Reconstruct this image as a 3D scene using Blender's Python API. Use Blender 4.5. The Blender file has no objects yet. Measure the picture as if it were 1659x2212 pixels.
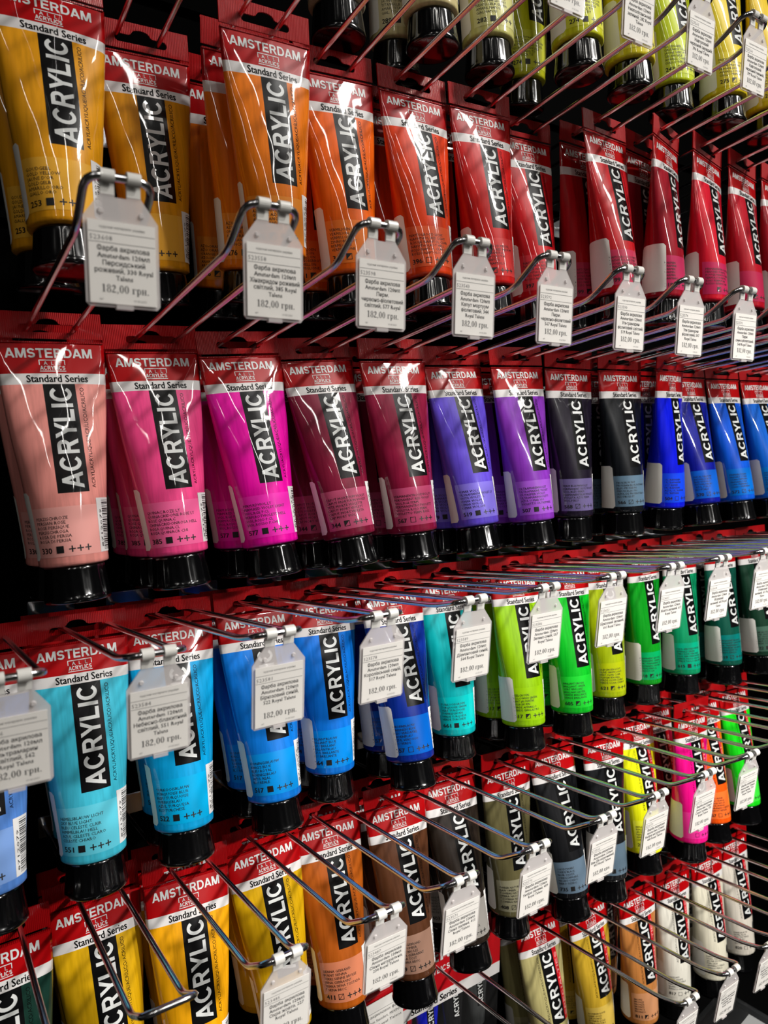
import bpy, bmesh, math, random
import numpy as np
from mathutils import Matrix, Vector

scene = bpy.context.scene
COL = scene.collection
random.seed(7)
MM = 0.001
CAMZ = 1.35                       # camera height above the shop floor (m)

# ------------------------------------------------------------------ camera
# "hook frame": x along the wall, y along the (slightly rising) hooks, z up; camera at its origin, millimetres
YAW, PIT, ROL, FPX = 0.57245, 0.0009121, -0.076666, 1572.65
TILT = math.radians(9.0)
MT = np.array([[1, 0, 0], [0, math.cos(TILT), math.sin(TILT)], [0, -math.sin(TILT), math.cos(TILT)]])

def cam_axes():
    f = np.array([math.sin(YAW)*math.cos(PIT), math.cos(YAW)*math.cos(PIT), math.sin(PIT)])
    r0 = np.array([math.cos(YAW), -math.sin(YAW), 0]); u0 = np.cross(r0, f)
    r = r0*math.cos(ROL)+u0*math.sin(ROL); u = -r0*math.sin(ROL)+u0*math.cos(ROL)
    return MT@r, MT@u, MT@f

def world(p):                     # hook-frame mm -> world metres
    q = MT@np.array(p, float)
    return Vector((q[0]*MM, q[1]*MM, q[2]*MM+CAMZ))

def place(p):                     # upright-frame mm -> world metres
    return Vector((p[0]*MM, p[1]*MM, p[2]*MM+CAMZ))

cam_data = bpy.data.cameras.new('camera'); cam = bpy.data.objects.new('camera', cam_data); COL.objects.link(cam)
r_, u_, f_ = cam_axes()
m4 = Matrix(((r_[0], u_[0], -f_[0], 0), (r_[1], u_[1], -f_[1], 0), (r_[2], u_[2], -f_[2], CAMZ), (0, 0, 0, 1)))
cam.matrix_world = m4
cam_data.sensor_fit = 'HORIZONTAL'; cam_data.sensor_width = 36.0
cam_data.lens = FPX/1659*36.0
cam_data.clip_start = 0.01; cam_data.clip_end = 30
cam_data.dof.use_dof = True; cam_data.dof.focus_distance = 0.52; cam_data.dof.aperture_fstop = 17
scene.camera = cam

# ------------------------------------------------------------------ world, lights, exposure
w = bpy.data.worlds.new('shop_ambient'); scene.world = w; w.use_nodes = True
w.node_tree.nodes['Background'].inputs[0].default_value = (1.0, 0.98, 0.95, 1)
w.node_tree.nodes['Background'].inputs[1].default_value = 0.012

def strip(name, x, y, z, lx, ly, power, color=(1, 0.96, 0.9), aim=None):
    ld = bpy.data.lights.new(name, 'AREA'); ld.shape = 'RECTANGLE'; ld.size = lx; ld.size_y = ly
    ld.energy = power; ld.color = color
    o = bpy.data.objects.new(name, ld); COL.objects.link(o); o.location = (x, y, z)
    if aim is not None:
        o.rotation_euler = (Vector(aim)-o.location).to_track_quat('-Z', 'Y').to_euler()
    return o

strip('ceiling_light_strip', 1.75, -0.95, 2.95, 0.09, 1.3, 16, aim=(0.4, 0.45, 1.3))
strip('ceiling_light_strip', 0.55, -1.55, 2.95, 0.04, 1.2, 8, aim=(0.4, 0.45, 1.3))
strip('ceiling_light_strip', -0.35, -1.55, 2.95, 0.04, 1.2, 6, aim=(0.4, 0.45, 1.3))
strip('ceiling_light_strip', -1.25, -1.25, 2.95, 0.04, 1.2, 5, aim=(0.4, 0.45, 1.3))
def added_spot(x, y, z, aim, power, cone, size):  # unseen spots, added to brighten chosen rows of tubes
    ld = bpy.data.lights.new('added_spot', 'SPOT'); ld.energy = power; ld.spot_size = math.radians(cone); ld.spot_blend = 0.9
    ld.shadow_soft_size = size; ld.color = (1, 0.97, 0.93)
    o = bpy.data.objects.new('added_spot', ld); COL.objects.link(o); o.location = (x, y, z)
    o.rotation_euler = (Vector(aim)-o.location).to_track_quat('-Z', 'Y').to_euler()
added_spot(1.5, -0.95, 2.8, (0.42, 0.45, 0.95), 170, 40, 0.05)
added_spot(1.3, -1.8, 2.3, (0.44, 0.45, 0.82), 360, 26, 0.05)
added_spot(1.05, -0.45, 2.75, (0.45, 0.45, 1.45), 80, 46, 0.05)
scene.view_settings.view_transform = 'Standard'; scene.view_settings.look = 'None'
scene.view_settings.exposure = -0.6; scene.view_settings.gamma = 1.0
scene.view_settings.use_curve_mapping = False
scene.cycles.max_bounces = 8; scene.cycles.transparent_max_bounces = 16

# ------------------------------------------------------------------ materials
def s2l(c):
    return tuple(((v/255)/12.92 if v/255 <= 0.04045 else ((v/255+0.055)/1.055)**2.4) for v in c)

def new_mat(name):
    m = bpy.data.materials.new(name); m.use_nodes = True
    return m, m.node_tree, m.node_tree.nodes['Principled BSDF']

def plain(name, rgb, rough=0.4, coat=0.0, metal=0.0, spec=0.5, coat_rough=0.06):
    m, nt, b = new_mat(name)
    b.inputs['Base Color'].default_value = (*s2l(rgb), 1); b.inputs['Roughness'].default_value = rough
    b.inputs['Metallic'].default_value = metal; b.inputs['Coat Weight'].default_value = coat
    b.inputs['Coat Roughness'].default_value = coat_rough; b.inputs['Specular IOR Level'].default_value = spec
    return m

def foil_bump(nt, b, scale=45.0, strength=0.06):
    tc = nt.nodes.new('ShaderNodeTexCoord'); mp = nt.nodes.new('ShaderNodeMapping')
    mp.inputs['Scale'].default_value = (1, 1, 0.35)
    nz = nt.nodes.new('ShaderNodeTexNoise'); nz.inputs['Scale'].default_value = scale; nz.inputs['Detail'].default_value = 1.5
    bp = nt.nodes.new('ShaderNodeBump'); bp.inputs['Strength'].default_value = strength; bp.inputs['Distance'].default_value = 0.003
    nt.links.new(tc.outputs['Object'], mp.inputs['Vector']); nt.links.new(mp.outputs['Vector'], nz.inputs['Vector'])
    nt.links.new(nz.outputs['Fac'], bp.inputs['Height']); nt.links.new(bp.outputs['Normal'], b.inputs['Normal'])
    nt.links.new(bp.outputs['Normal'], b.inputs['Coat Normal'])

def paint_mat(rgb):
    """paint seen through a glossy clear film: faint streaks along the tube"""
    name = 'paint_%02x%02x%02x' % rgb
    if name in bpy.data.materials: return bpy.data.materials[name]
    m, nt, b = new_mat(name)
    tc = nt.nodes.new('ShaderNodeTexCoord'); mp = nt.nodes.new('ShaderNodeMapping')
    mp.inputs['Scale'].default_value = (420, 420, 9)
    nz = nt.nodes.new('ShaderNodeTexNoise'); nz.inputs['Scale'].default_value = 1.0; nz.inputs['Detail'].default_value = 3
    rp = nt.nodes.new('ShaderNodeValToRGB')
    c = np.array(s2l(rgb))
    rp.color_ramp.elements[0].position = 0.32; rp.color_ramp.elements[0].color = (*(c*0.86), 1)
    rp.color_ramp.elements[1].position = 0.62; rp.color_ramp.elements[1].color = (*np.minimum(c*1.06+0.004, 1), 1)
    nt.links.new(tc.outputs['Object'], mp.inputs['Vector']); nt.links.new(mp.outputs['Vector'], nz.inputs['Vector'])
    nt.links.new(nz.outputs['Fac'], rp.inputs['Fac']); nt.links.new(rp.outputs['Color'], b.inputs['Base Color'])
    b.inputs['Roughness'].default_value = 0.4; b.inputs['Specular IOR Level'].default_value = 0.12; b.inputs['Coat Weight'].default_value = 1.0
    b.inputs['Coat Roughness'].default_value = 0.045
    foil_bump(nt, b)
    return m

def film(name, rgb, rough=0.35):
    m, nt, b = new_mat(name)
    b.inputs['Base Color'].default_value = (*s2l(rgb), 1); b.inputs['Roughness'].default_value = rough; b.inputs['Specular IOR Level'].default_value = 0.12
    b.inputs['Coat Weight'].default_value = 1.0; b.inputs['Coat Roughness'].default_value = 0.045
    foil_bump(nt, b)
    return m

RED = film('red_foil', (172, 3, 9)); BAND = film('white_band', (226, 222, 220)); INK = film('black_print', (10, 10, 11))
LETTER = film('white_print', (222, 224, 222)); SPEC = film('red_print', (205, 22, 34)); SPECINK = film('pale_red_print', (236, 150, 150))
CAPM = plain('black_cap_plastic', (5, 5, 6), 0.16, coat=0.5)
STICK = plain('white_sticker_paper', (250, 246, 238), 0.6)
BARW = plain('barcode_white', (228, 226, 224), 0.5); INKM = plain('matt_black_print', (14, 13, 14), 0.5)
CHROME = plain('chrome_wire', (228, 228, 230), 0.2, metal=1.0)
PAPER = plain('price_paper', (244, 240, 234), 0.7); GREY = plain('grey_print', (92, 90, 90), 0.6); DARKP = plain('dark_print', (40, 38, 38), 0.6)

def crimp_mat():
    m, nt, b = new_mat('red_crimped_foil')
    b.inputs['Base Color'].default_value = (*s2l((160, 4, 10)), 1); b.inputs['Roughness'].default_value = 0.4; b.inputs['Specular IOR Level'].default_value = 0.15
    b.inputs['Coat Weight'].default_value = 0.4; b.inputs['Coat Roughness'].default_value = 0.1
    tc = nt.nodes.new('ShaderNodeTexCoord'); wv = nt.nodes.new('ShaderNodeTexWave')
    wv.wave_type = 'BANDS'; wv.bands_direction = 'X'; wv.inputs['Scale'].default_value = 300; wv.inputs['Distortion'].default_value = 0.6
    bp = nt.nodes.new('ShaderNodeBump'); bp.inputs['Strength'].default_value = 0.5; bp.inputs['Distance'].default_value = 0.0006
    nt.links.new(tc.outputs['Object'], wv.inputs['Vector']); nt.links.new(wv.outputs['Fac'], bp.inputs['Height'])
    nt.links.new(bp.outputs['Normal'], b.inputs['Normal']); nt.links.new(bp.outputs['Normal'], b.inputs['Coat Normal'])
    return m
CRIMP = crimp_mat()

def frosted(name, rgb, alpha, rough=0.25):
    m, nt, b = new_mat(name)
    b.inputs['Base Color'].default_value = (*s2l(rgb), 1); b.inputs['Roughness'].default_value = rough
    b.inputs['Coat Weight'].default_value = 0.5
    tr = nt.nodes.new('ShaderNodeBsdfTransparent'); mx = nt.nodes.new('ShaderNodeMixShader')
    mx.inputs[0].default_value = alpha
    out = nt.nodes['Material Output']
    nt.links.new(tr.outputs[0], mx.inputs[1]); nt.links.new(b.outputs[0], mx.inputs[2]); nt.links.new(mx.outputs[0], out.inputs['Surface'])
    return m
HOLD = frosted('frosted_clear_plastic', (236, 230, 228), 0.55); CLEAR = frosted('clear_front_plastic', (235, 232, 228), 0.05, 0.1); CLIPM = frosted('white_clear_plastic', (240, 238, 232), 0.88)
SMOKE = frosted('smoky_clear_plastic', (70, 72, 74), 0.55, 0.12)

# ------------------------------------------------------------------ helpers
def finish(bm, name, mats, smooth=True):
    me = bpy.data.meshes.new(name); bm.to_mesh(me); bm.free()
    for m in mats: me.materials.append(m)
    if smooth:
        for p in me.polygons: p.use_smooth = True
    return me

def link(name, me, parent=None):
    o = bpy.data.objects.new(name, me); COL.objects.link(o)
    if parent: o.parent = parent
    return o

def root(name, label, cat, group=None):
    o = bpy.data.objects.new(name, None); COL.objects.link(o); o.empty_display_size = 0.01
    o['label'] = label; o['category'] = cat
    if group: o['group'] = group
    return o

def box(bm, x0, x1, y0, y1, z0, z1, mi=0):
    vs = [bm.verts.new((x, y, z)) for x in (x0, x1) for y in (y0, y1) for z in (z0, z1)]
    for f in ((0, 1, 3, 2), (4, 6, 7, 5), (0, 4, 5, 1), (2, 3, 7, 6), (0, 2, 6, 4), (1, 5, 7, 3)):
        bm.faces.new([vs[i] for i in f]).material_index = mi

# ---- flat lettering
_cache = {}
def text2d(s, res=3, bold=0.0):
    """lettering as flat triangles: verts in em units (cap height 1), faces"""
    key = (s, res, bold)
    if key in _cache: return _cache[key]
    if 'Ф' in s or 'ф' in s:                             # draw this letter as a ring with a stem
        v, f = text2d(s.replace('Ф', 'О').replace('ф', 'о'), res, bold); v = v.copy(); f = list(f)
        for i, ch in enumerate(s):
            if ch in 'Фф':
                o = 'О' if ch == 'Ф' else 'о'
                pre = text2d((s[:i]+o).replace('Ф', 'О').replace('ф', 'о'), res, 0)[0]
                x1 = pre[:, 0].max(); w1 = np.ptp(text2d(o, res, 0)[0][:, 0]); xc = x1-w1/2
                n0 = len(v); lo, hi = (-0.06, 1.08) if ch == 'Ф' else (-0.28, 1.0)
                v = np.r_[v, np.array([(xc-.07, lo), (xc+.07, lo), (xc+.07, hi), (xc-.07, hi)])]; f.append((n0, n0+1, n0+2, n0+3))
        _cache[key] = (v, f); return v, f
    c = bpy.data.curves.new('lettering', 'FONT'); c.body = s; c.resolution_u = res
    o = bpy.data.objects.new('lettering', c); COL.objects.link(o)
    dg = bpy.context.evaluated_depsgraph_get(); dg.update()
    me = bpy.data.meshes.new_from_object(o.evaluated_get(dg))
    v = np.array([x.co[:2] for x in me.vertices], float).reshape(-1, 2)/0.682
    f = [tuple(p.vertices) for p in me.polygons]
    bpy.data.objects.remove(o); bpy.data.curves.remove(c); bpy.data.meshes.remove(me)
    if bold:                                            # heavier weight: overlaid shifted copies
        n0 = len(v); f0 = f; vs_ = []; f = []
        for q, (dx, dy) in enumerate(((-1, -1), (1, -1), (1, 1), (-1, 1))):
            vs_.append(v+np.array([dx, dy*0.5])*bold); f = f+[tuple(i+q*n0 for i in t) for t in f0]
        v = np.concatenate(vs_)
    _cache[key] = (v, f)
    return v, f

def arc2d(cx, cy, rx, ry, ix, iy, a0, a1, n=12):
    v = []; f = []
    for k in range(n+1):
        a = math.radians(a0+(a1-a0)*k/n)
        v += [(cx+rx*math.cos(a), cy+ry*math.sin(a)), (cx+ix*math.cos(a), cy+iy*math.sin(a))]
        if k: f.append((2*k-2, 2*k, 2*k+1, 2*k-1))
    return np.array(v), f
def q2d(*p): return np.array(p, float), [tuple(range(len(p)))]
def r2d(x0, x1, y0, y1): return q2d((x0, y0), (x1, y0), (x1, y1), (x0, y1))
# heavy grotesque capitals, cap height 1: (shapes, advance)
GROT = {
 'A': ([q2d((0, 0), (.215, 0), (.59, 1), (.365, 1)), q2d((.955, 0), (.74, 0), (.365, 1), (.59, 1)), r2d(.2, .75, .2, .36)], .98),
 'C': ([arc2d(.5, .5, .46, .51, .25, .33, 38, 322, 18)], 1.0),
 'D': ([r2d(.07, .28, 0, 1), r2d(.28, .5, .82, 1), r2d(.28, .5, 0, .18), arc2d(.5, .5, .44, .5, .23, .32, -90, 90)], 1.0),
 'E': ([r2d(.07, .28, 0, 1), r2d(.28, .82, .82, 1), r2d(.28, .82, 0, .18), r2d(.28, .77, .42, .59)], .9),
 'I': ([r2d(.08, .3, 0, 1)], .38),
 'L': ([r2d(.07, .28, 0, 1), r2d(.28, .79, 0, .19)], .83),
 'M': ([r2d(.06, .26, 0, 1), r2d(.9, 1.1, 0, 1), q2d((.06, 1), (.34, 1), (.68, 0), (.48, 0)), q2d((1.1, 1), (.82, 1), (.48, 0), (.68, 0))], 1.16),
 'P': ([r2d(.07, .28, 0, 1), r2d(.28, .52, .82, 1), r2d(.28, .52, .36, .54), arc2d(.52, .68, .32, .32, .11, .14, -90, 90)], .9),
 'R': ([r2d(.07, .28, 0, 1), r2d(.28, .55, .82, 1), r2d(.28, .55, .4, .57), arc2d(.55, .7, .32, .3, .11, .13, -90, 90), q2d((.46, .42), (.68, .46), (.93, 0), (.69, 0))], .98),
 'S': ([arc2d(.46, .7, .39, .3, .18, .11, 18, 270, 14), arc2d(.46, .3, .39, .3, .18, .11, 90, -162, 14)], .92),
 'T': ([r2d(.01, .83, .82, 1), r2d(.315, .525, 0, .82)], .84),
 'Y': ([r2d(.365, .575, 0, .42), q2d((.365, .4), (.575, .4), (.24, 1), (0, 1)), q2d((.365, .4), (.575, .4), (.94, 1), (.7, 1))], .92)}
def grot(s, width, cap, just='c'):
    vv = []; ff = []; x = 0
    for ch in s:
        for v, f in GROT[ch][0]:
            o = sum(len(a) for a in vv); vv.append(v+np.array([x, 0])); ff += [tuple(i+o for i in t) for t in f]
        x += GROT[ch][1]
    v = np.concatenate(vv); x0, x1 = v[:, 0].min(), v[:, 0].max()
    v = np.c_[(v[:, 0]-(x0 if just == 'l' else (x0+x1)/2))*width/(x1-x0), v[:, 1]*cap]
    return v, ff

def fit(s, width, cap, res=3, bold=0.0, just='c'):
    v, f = text2d(s, res, bold)
    if len(v) == 0: return v, f
    v = v.copy(); x0, x1 = v[:, 0].min(), v[:, 0].max()
    k = (width/(x1-x0)) if width else cap
    v[:, 0] = (v[:, 0]-(x0 if just == 'l' else (x0+x1)/2))*k
    v[:, 1] *= cap
    return v, f

def rect2d(x0, x1, y0, y1):
    return np.array([(x0, y0), (x1, y0), (x1, y1), (x0, y1)], float), [(0, 1, 2, 3)]

def shift(vf, dx, dy):
    return vf[0]+np.array([dx, dy]), vf[1]

def frame2d(x0, x1, y0, y1, t, bottom=True):
    parts = [rect2d(x0, x1, y1-t, y1), rect2d(x0, x0+t, y0, y1), rect2d(x1-t, x1, y0, y1)]
    if bottom: parts.append(rect2d(x0, x1, y0, y0+t))
    return parts

def ell2d(cx, cy, rx, ry, ix, iy, n=16):
    v = []; f = []
    for k in range(n):
        a = 2*math.pi*k/n
        v += [(cx+rx*math.cos(a), cy+ry*math.sin(a)), (cx+ix*math.cos(a), cy+iy*math.sin(a))]
        j = (k+1) % n
        f.append((2*k, 2*j, 2*j+1, 2*k+1))
    return np.array(v), f

def poly2d(*pts):
    return np.array(pts, float), [tuple(range(len(pts)))]

# seriffed bold figures for the price line: (shapes, advance), cap height 1
SERIF = {
 '1': ([rect2d(.2, .36, 0, 1), rect2d(.08, .48, 0, .045), poly2d((.06, .84), (.2, .88), (.36, 1), (.3, 1), (.06, .88))], .55),
 '8': ([ell2d(.27, .75, .2, .26, .085, .22), ell2d(.27, .26, .24, .28, .11, .235)], .56),
 '2': ([poly2d((.04, .72), (.16, .7), (.2, .88), (.1, .9)), poly2d((.1, .9), (.2, .86), (.29, .88), (.26, 1)), poly2d((.26, 1), (.26, .88), (.31, .8), (.46, .78), (.4, .95)),
        poly2d((.46, .78), (.31, .8), (.3, .62), (.44, .6)), poly2d((.44, .6), (.3, .62), (.04, .1), (.12, .1)), rect2d(.03, .48, 0, .13)], .56),
 '0': ([ell2d(.27, .5, .24, .51, .1, .46)], .56),
 ',': ([ell2d(.12, .06, .08, .08, .01, .01, 8), poly2d((.12, .02), (.2, .06), (.08, -.2), (.04, -.2))], .28),
 '.': ([ell2d(.12, .07, .08, .08, .01, .01, 8)], .28),
 'г': ([rect2d(.08, .22, 0, .68), rect2d(.02, .3, 0, .045), rect2d(.02, .46, .63, .68), poly2d((.36, .63), (.46, .68), (.46, .46), (.43, .46))], .5),
 'р': ([rect2d(.08, .21, -.27, .68), rect2d(.01, .3, -.27, -.225), ell2d(.31, .34, .21, .36, .09, .3)], .58),
 'н': ([rect2d(.07, .2, 0, .68), rect2d(.38, .51, 0, .68), rect2d(.2, .38, .31, .37), rect2d(.01, .26, 0, .04), rect2d(.32, .57, 0, .04), rect2d(.01, .26, .64, .68), rect2d(.32, .57, .64, .68)], .62),
 ' ': ([], .3)}
def serif2d(s, cap):
    out = []; x = 0
    for ch in s:
        sh, adv = SERIF[ch]
        out += [((v+np.array([x, 0]))*cap, f) for v, f in sh]; x += adv
    return [(v-np.array([x*cap/2, 0]), f) for v, f in out]

# ------------------------------------------------------------------ the paint tube
LEN = 168.0; VC, VB, VS = 17.5, 146.5, 104.0     # length, crimp end, shoulder
RB = 19.0; PER = 2*math.pi*RB; HW = 29.3
def ell_tab(a, b, n=240):
    th = np.linspace(-math.pi, math.pi, n+1)
    p = np.c_[a*np.sin(th), -b*np.cos(th)]
    s = np.r_[0, np.cumsum(np.linalg.norm(np.diff(p, axis=0), axis=1))]
    return th, s
def solve_a(b):
    lo, hi = 1.0, 40.0
    for _ in range(40):
        a = (lo+hi)/2
        P = math.pi*(3*(a+b)-math.sqrt((3*a+b)*(a+3*b)))
        lo, hi = (a, hi) if P < PER else (lo, a)
    return a
VT = np.linspace(VC, VB, 130)
TAB = []
for v in VT:
    t = min(1.0, (v-VC)/(138-VC)); b = 0.5+(RB-0.5)*(math.sin(t*math.pi/2)*0.45+t*0.55)
    a = solve_a(b); th, s = ell_tab(a, b); TAB.append((a, b, th, s/s[-1]*PER-PER/2))
def dent(u, v, k):
    wv = max(0.0, math.sin(math.pi*min(1, max(0, (v-20)/110))))
    return wv*(0.17*math.sin(u*0.23+v*0.055+k*2.1)*math.sin(v*0.085+k*1.3)+0.08*math.sin(u*0.5-v*0.13+k))
def S(u, v, off=0.0, k=0):
    """arc position u (mm from the front centre line), v (mm from the top) -> local point in metres"""
    q = min(len(VT)-1.001, max(0.0, (v-VC)/(VB-VC)*(len(VT)-1))); i = int(q); w_ = q-i
    a = TAB[i][0]*(1-w_)+TAB[i+1][0]*w_; b = TAB[i][1]*(1-w_)+TAB[i+1][1]*w_
    t = float(np.interp(u, TAB[i][3], TAB[i][2]))*(1-w_)+float(np.interp(u, TAB[i+1][3], TAB[i+1][2]))*w_
    n = np.array([math.sin(t)/a, -math.cos(t)/b]); n /= np.linalg.norm(n)
    d = off+dent(u, v, k)
    return ((a*math.sin(t)+n[0]*d)*MM, (-b*math.cos(t)+n[1]*d)*MM, (LEN-v)*MM)

def slice_flat(vf, dx, dy):
    """cut flat lettering into short strips so that it can follow a curved surface"""
    bm = bmesh.new(); vs = [bm.verts.new((x, y, 0)) for x, y in vf[0]]
    for f in vf[1]:
        try: bm.faces.new([vs[i] for i in f])
        except ValueError: pass
    for ax, d in ((0, dx), (1, dy)):
        if not d: continue
        lo = min(v.co[ax] for v in bm.verts); hi = max(v.co[ax] for v in bm.verts)
        p = math.ceil(lo/d)*d
        while p < hi:
            no = (1, 0, 0) if ax == 0 else (0, 1, 0); co = (p, 0, 0) if ax == 0 else (0, p, 0)
            bmesh.ops.bisect_plane(bm, geom=bm.verts[:]+bm.edges[:]+bm.faces[:], plane_co=co, plane_no=no); p += d
    bm.verts.index_update()
    out = np.array([v.co[:2] for v in bm.verts]), [tuple(v.index for v in f.verts) for f in bm.faces]
    bm.free(); return out

def wrap(bm, vf, mi, off, k, du=1.8, dv=12.0):
    """lay flat lettering (u, -v) on the tube"""
    vf = slice_flat(vf, du, dv)
    vs = [bm.verts.new(S(x, -y, off, k)) for x, y in vf[0]]
    for f in vf[1]:
        try:
            fc = bm.faces.new([vs[i] for i in f]); fc.material_index = mi; fc.smooth = True
        except ValueError: pass

def upward(vf, u0, v0):           # text reading up the tube: baseline at u0, first letter at v0
    v = vf[0]; return np.c_[u0-v[:, 1], -v0+v[:, 0]], vf[1]

RU0, RU1, RV0, RV1 = -7.0, 10.3, 42.3, 105.5
def body_mesh(kind, k):
    bm = bmesh.new()
    us = list(np.linspace(-PER/2, PER/2, 49)[:-1])+[RU0, RU1]+([16.3] if kind == 'special' else [])
    us = sorted(us); us = [x for i, x in enumerate(us) if i == 0 or x-us[i-1] > 0.25 or x in (RU0, RU1, 16.3)]
    vs = [VC, 18.7, 20, 21.5, 23, 24.5, 26, 28, 30, 32, 34, 36, 38, 40, 42.3]+list(np.linspace(46, 102, 15))+[RV1, 109, 113, 120, 127, 134, 139, 141, 141.3, 144, 145.6]
    rings = [[bm.verts.new(S(u, v, 0, k)) for u in us] for v in vs]
    n = len(us)
    for r in range(len(vs)-1):
        vm = (vs[r]+vs[r+1])/2
        for i in range(n):
            um = (us[i]+(us[i+1] if i+1 < n else us[0]+PER))/2
            mi = 1 if vm < 36 else 2 if vm < 42.3 else 0
            if RV0 < vm < RV1:
                if RU0 < um < RU1: mi = 3
                elif kind == 'special' and RU1 < um < 16.3: mi = 5
            f = bm.faces.new((rings[r][i], rings[r+1][i], rings[r+1][(i+1) % n], rings[r][(i+1) % n])); f.material_index = mi; f.smooth = True
    # rounded shoulder down to the cap
    last = rings[-1]
    for rr, v in ((RB-0.7, 146.3), (RB-2.0, 146.8), (13.0, 147.0)):
        cur = [bm.verts.new((vv.co.x/math.hypot(vv.co.x, vv.co.y)*rr*MM, vv.co.y/math.hypot(vv.co.x, vv.co.y)*rr*MM, (LEN-v)*MM)) for vv in last]
        for i in range(n):
            f = bm.faces.new((last[i], cur[i], cur[(i+1) % n], last[(i+1) % n])); f.material_index = 0; f.smooth = True
        last = cur
    bm.faces.new(rings[0][::-1]).material_index = 1
    # lettering
    wrap(bm, shift(grot('AMSTERDAM', 46.5, 5.6), -1.0, -26.7), 4, 0.14, k, 2.0, 2.0)
    for p in frame2d(-7.3, 6.7, -31.0, -27.9, 0.45, False): wrap(bm, p, 4, 0.1, k, 2.5)
    for j, ch in enumerate('ALL'): wrap(bm, shift(fit(ch, None, 2.0, 2, 0.03), -3.8+3.6*j, -30.9), 4, 0.1, k, 2.5)
    wrap(bm, shift(grot('ACRYLICS', 13.4, 2.4), -0.3, -33.9), 4, 0.1, k, 2.5)
    wrap(bm, rect2d(-7.3, 6.7, -34.9, -34.45), 4, 0.1, k, 2.5)
    wrap(bm, shift(fit('Standard Series', 33.0, 4.1, 2, 0.03), 1.6, -41.1), 3, 0.14, k, 2.0, 3.0)
    wrap(bm, upward(grot('ACRYLIC', 58.5, 11.6, 'l'), 7.6, 103.2), 4, 0.14, k, 1.5, 8)
    side = fit('ACRYL/ACRYLIQUE/ACRÍLICO/ACRILICO', 59.0, 2.2, 2, 0.0, 'l')
    wrap(bm, upward(side, 14.7 if kind != 'special' else -9.0, 103.5), 3, 0.1, k, 1.2, 10)
    if kind == 'special':
        wrap(bm, upward(grot('SPECIALTIES', 56.0, 3.2, 'l'), 15.2, 102.5), 6, 0.12, k, 1.2, 10)
    bm.normal_update()
    return finish(bm, 'tube_body_mesh', [RED, RED, BAND, INK, LETTER, SPEC, SPECINK], False)

def tab_mesh():
    """flat crimped hanger with a bell-shaped euro slot"""
    bm = bmesh.new(); T = 0.45
    # slot outline (half), y from the top: slot 6.8..11.6, bump up to 3.6
    hole = []
    for a in np.linspace(-90, 90, 9): hole.append((13.6+2.3*math.cos(math.radians(a)), 9.3-2.3*math.sin(math.radians(a))))
    hole += [(7.2, 7.0), (6.0, 6.4), (5.2, 5.2), (4.0, 4.2), (2.0, 3.7), (0, 3.5)]
    hole = hole+[(-x, y) for x, y in reversed(hole[:-1])]      # from bottom right round the top to bottom left
    N = len(hole)
    W = HW+0.4
    def out(p):
        x, y = p[0], p[1]-8.5
        s = min(W/abs(x) if abs(x) > 1e-6 else 1e9, (8.5/-y if y < -1e-6 else (VC+0.6-8.5)/y if y > 1e-6 else 1e9))
        return (x*s, y*s+8.5)
    corners = [(-W, 0), (W, 0), (W, VC+0.6), (-W, VC+0.6)]
    front = []
    for sgn in (-1, 1):
        oh = [bm.verts.new((x*MM, sgn*T*MM, (LEN-y)*MM)) for x, y in hole]
        oo = [bm.verts.new((q[0]*MM, sgn*T*MM, (LEN-q[1])*MM)) for q in map(out, hole)]
        cv = {c: bm.verts.new((c[0]*MM, sgn*T*MM, (LEN-c[1])*MM)) for c in corners}
        for i in range(N):
            j = (i+1) % N
            a, b = out(hole[i]), out(hole[j])
            pts = [oh[i], oh[j], oo[j]]
            for c in corners:                                   # a corner between the two outer points
                on_a = abs(a[0]-c[0]) < 1e-4 or abs(a[1]-c[1]) < 1e-4
                on_b = abs(b[0]-c[0]) < 1e-4 or abs(b[1]-c[1]) < 1e-4
                side_a = abs(abs(a[0])-W) < 1e-4; side_b = abs(abs(b[0])-W) < 1e-4
                if on_a and on_b and side_a != side_b and math.hypot(a[0]-c[0], a[1]-c[1])+math.hypot(b[0]-c[0], b[1]-c[1]) < 60:
                    pts.append(cv[c]); break
            pts.append(oo[i])
            bm.faces.new(pts if sgn < 0 else pts[::-1])
        front.append((oh, oo))
    for q in (0, 1):
        A, B = front[0][q], front[1][q]
        for i in range(N):
            j = (i+1) % N
            try: bm.faces.new((A[i], B[i], B[j], A[j]))
            except ValueError: pass
    # weld bead where the crimp meets the tube
    box(bm, -HW*MM, HW*MM, -0.9*MM, 0.9*MM, (LEN-VC-0.4)*MM, (LEN-VC+0.5)*MM)
    bmesh.ops.recalc_face_normals(bm, faces=bm.faces[:])
    return finish(bm, 'hang_tab_mesh', [CRIMP], False)

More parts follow.
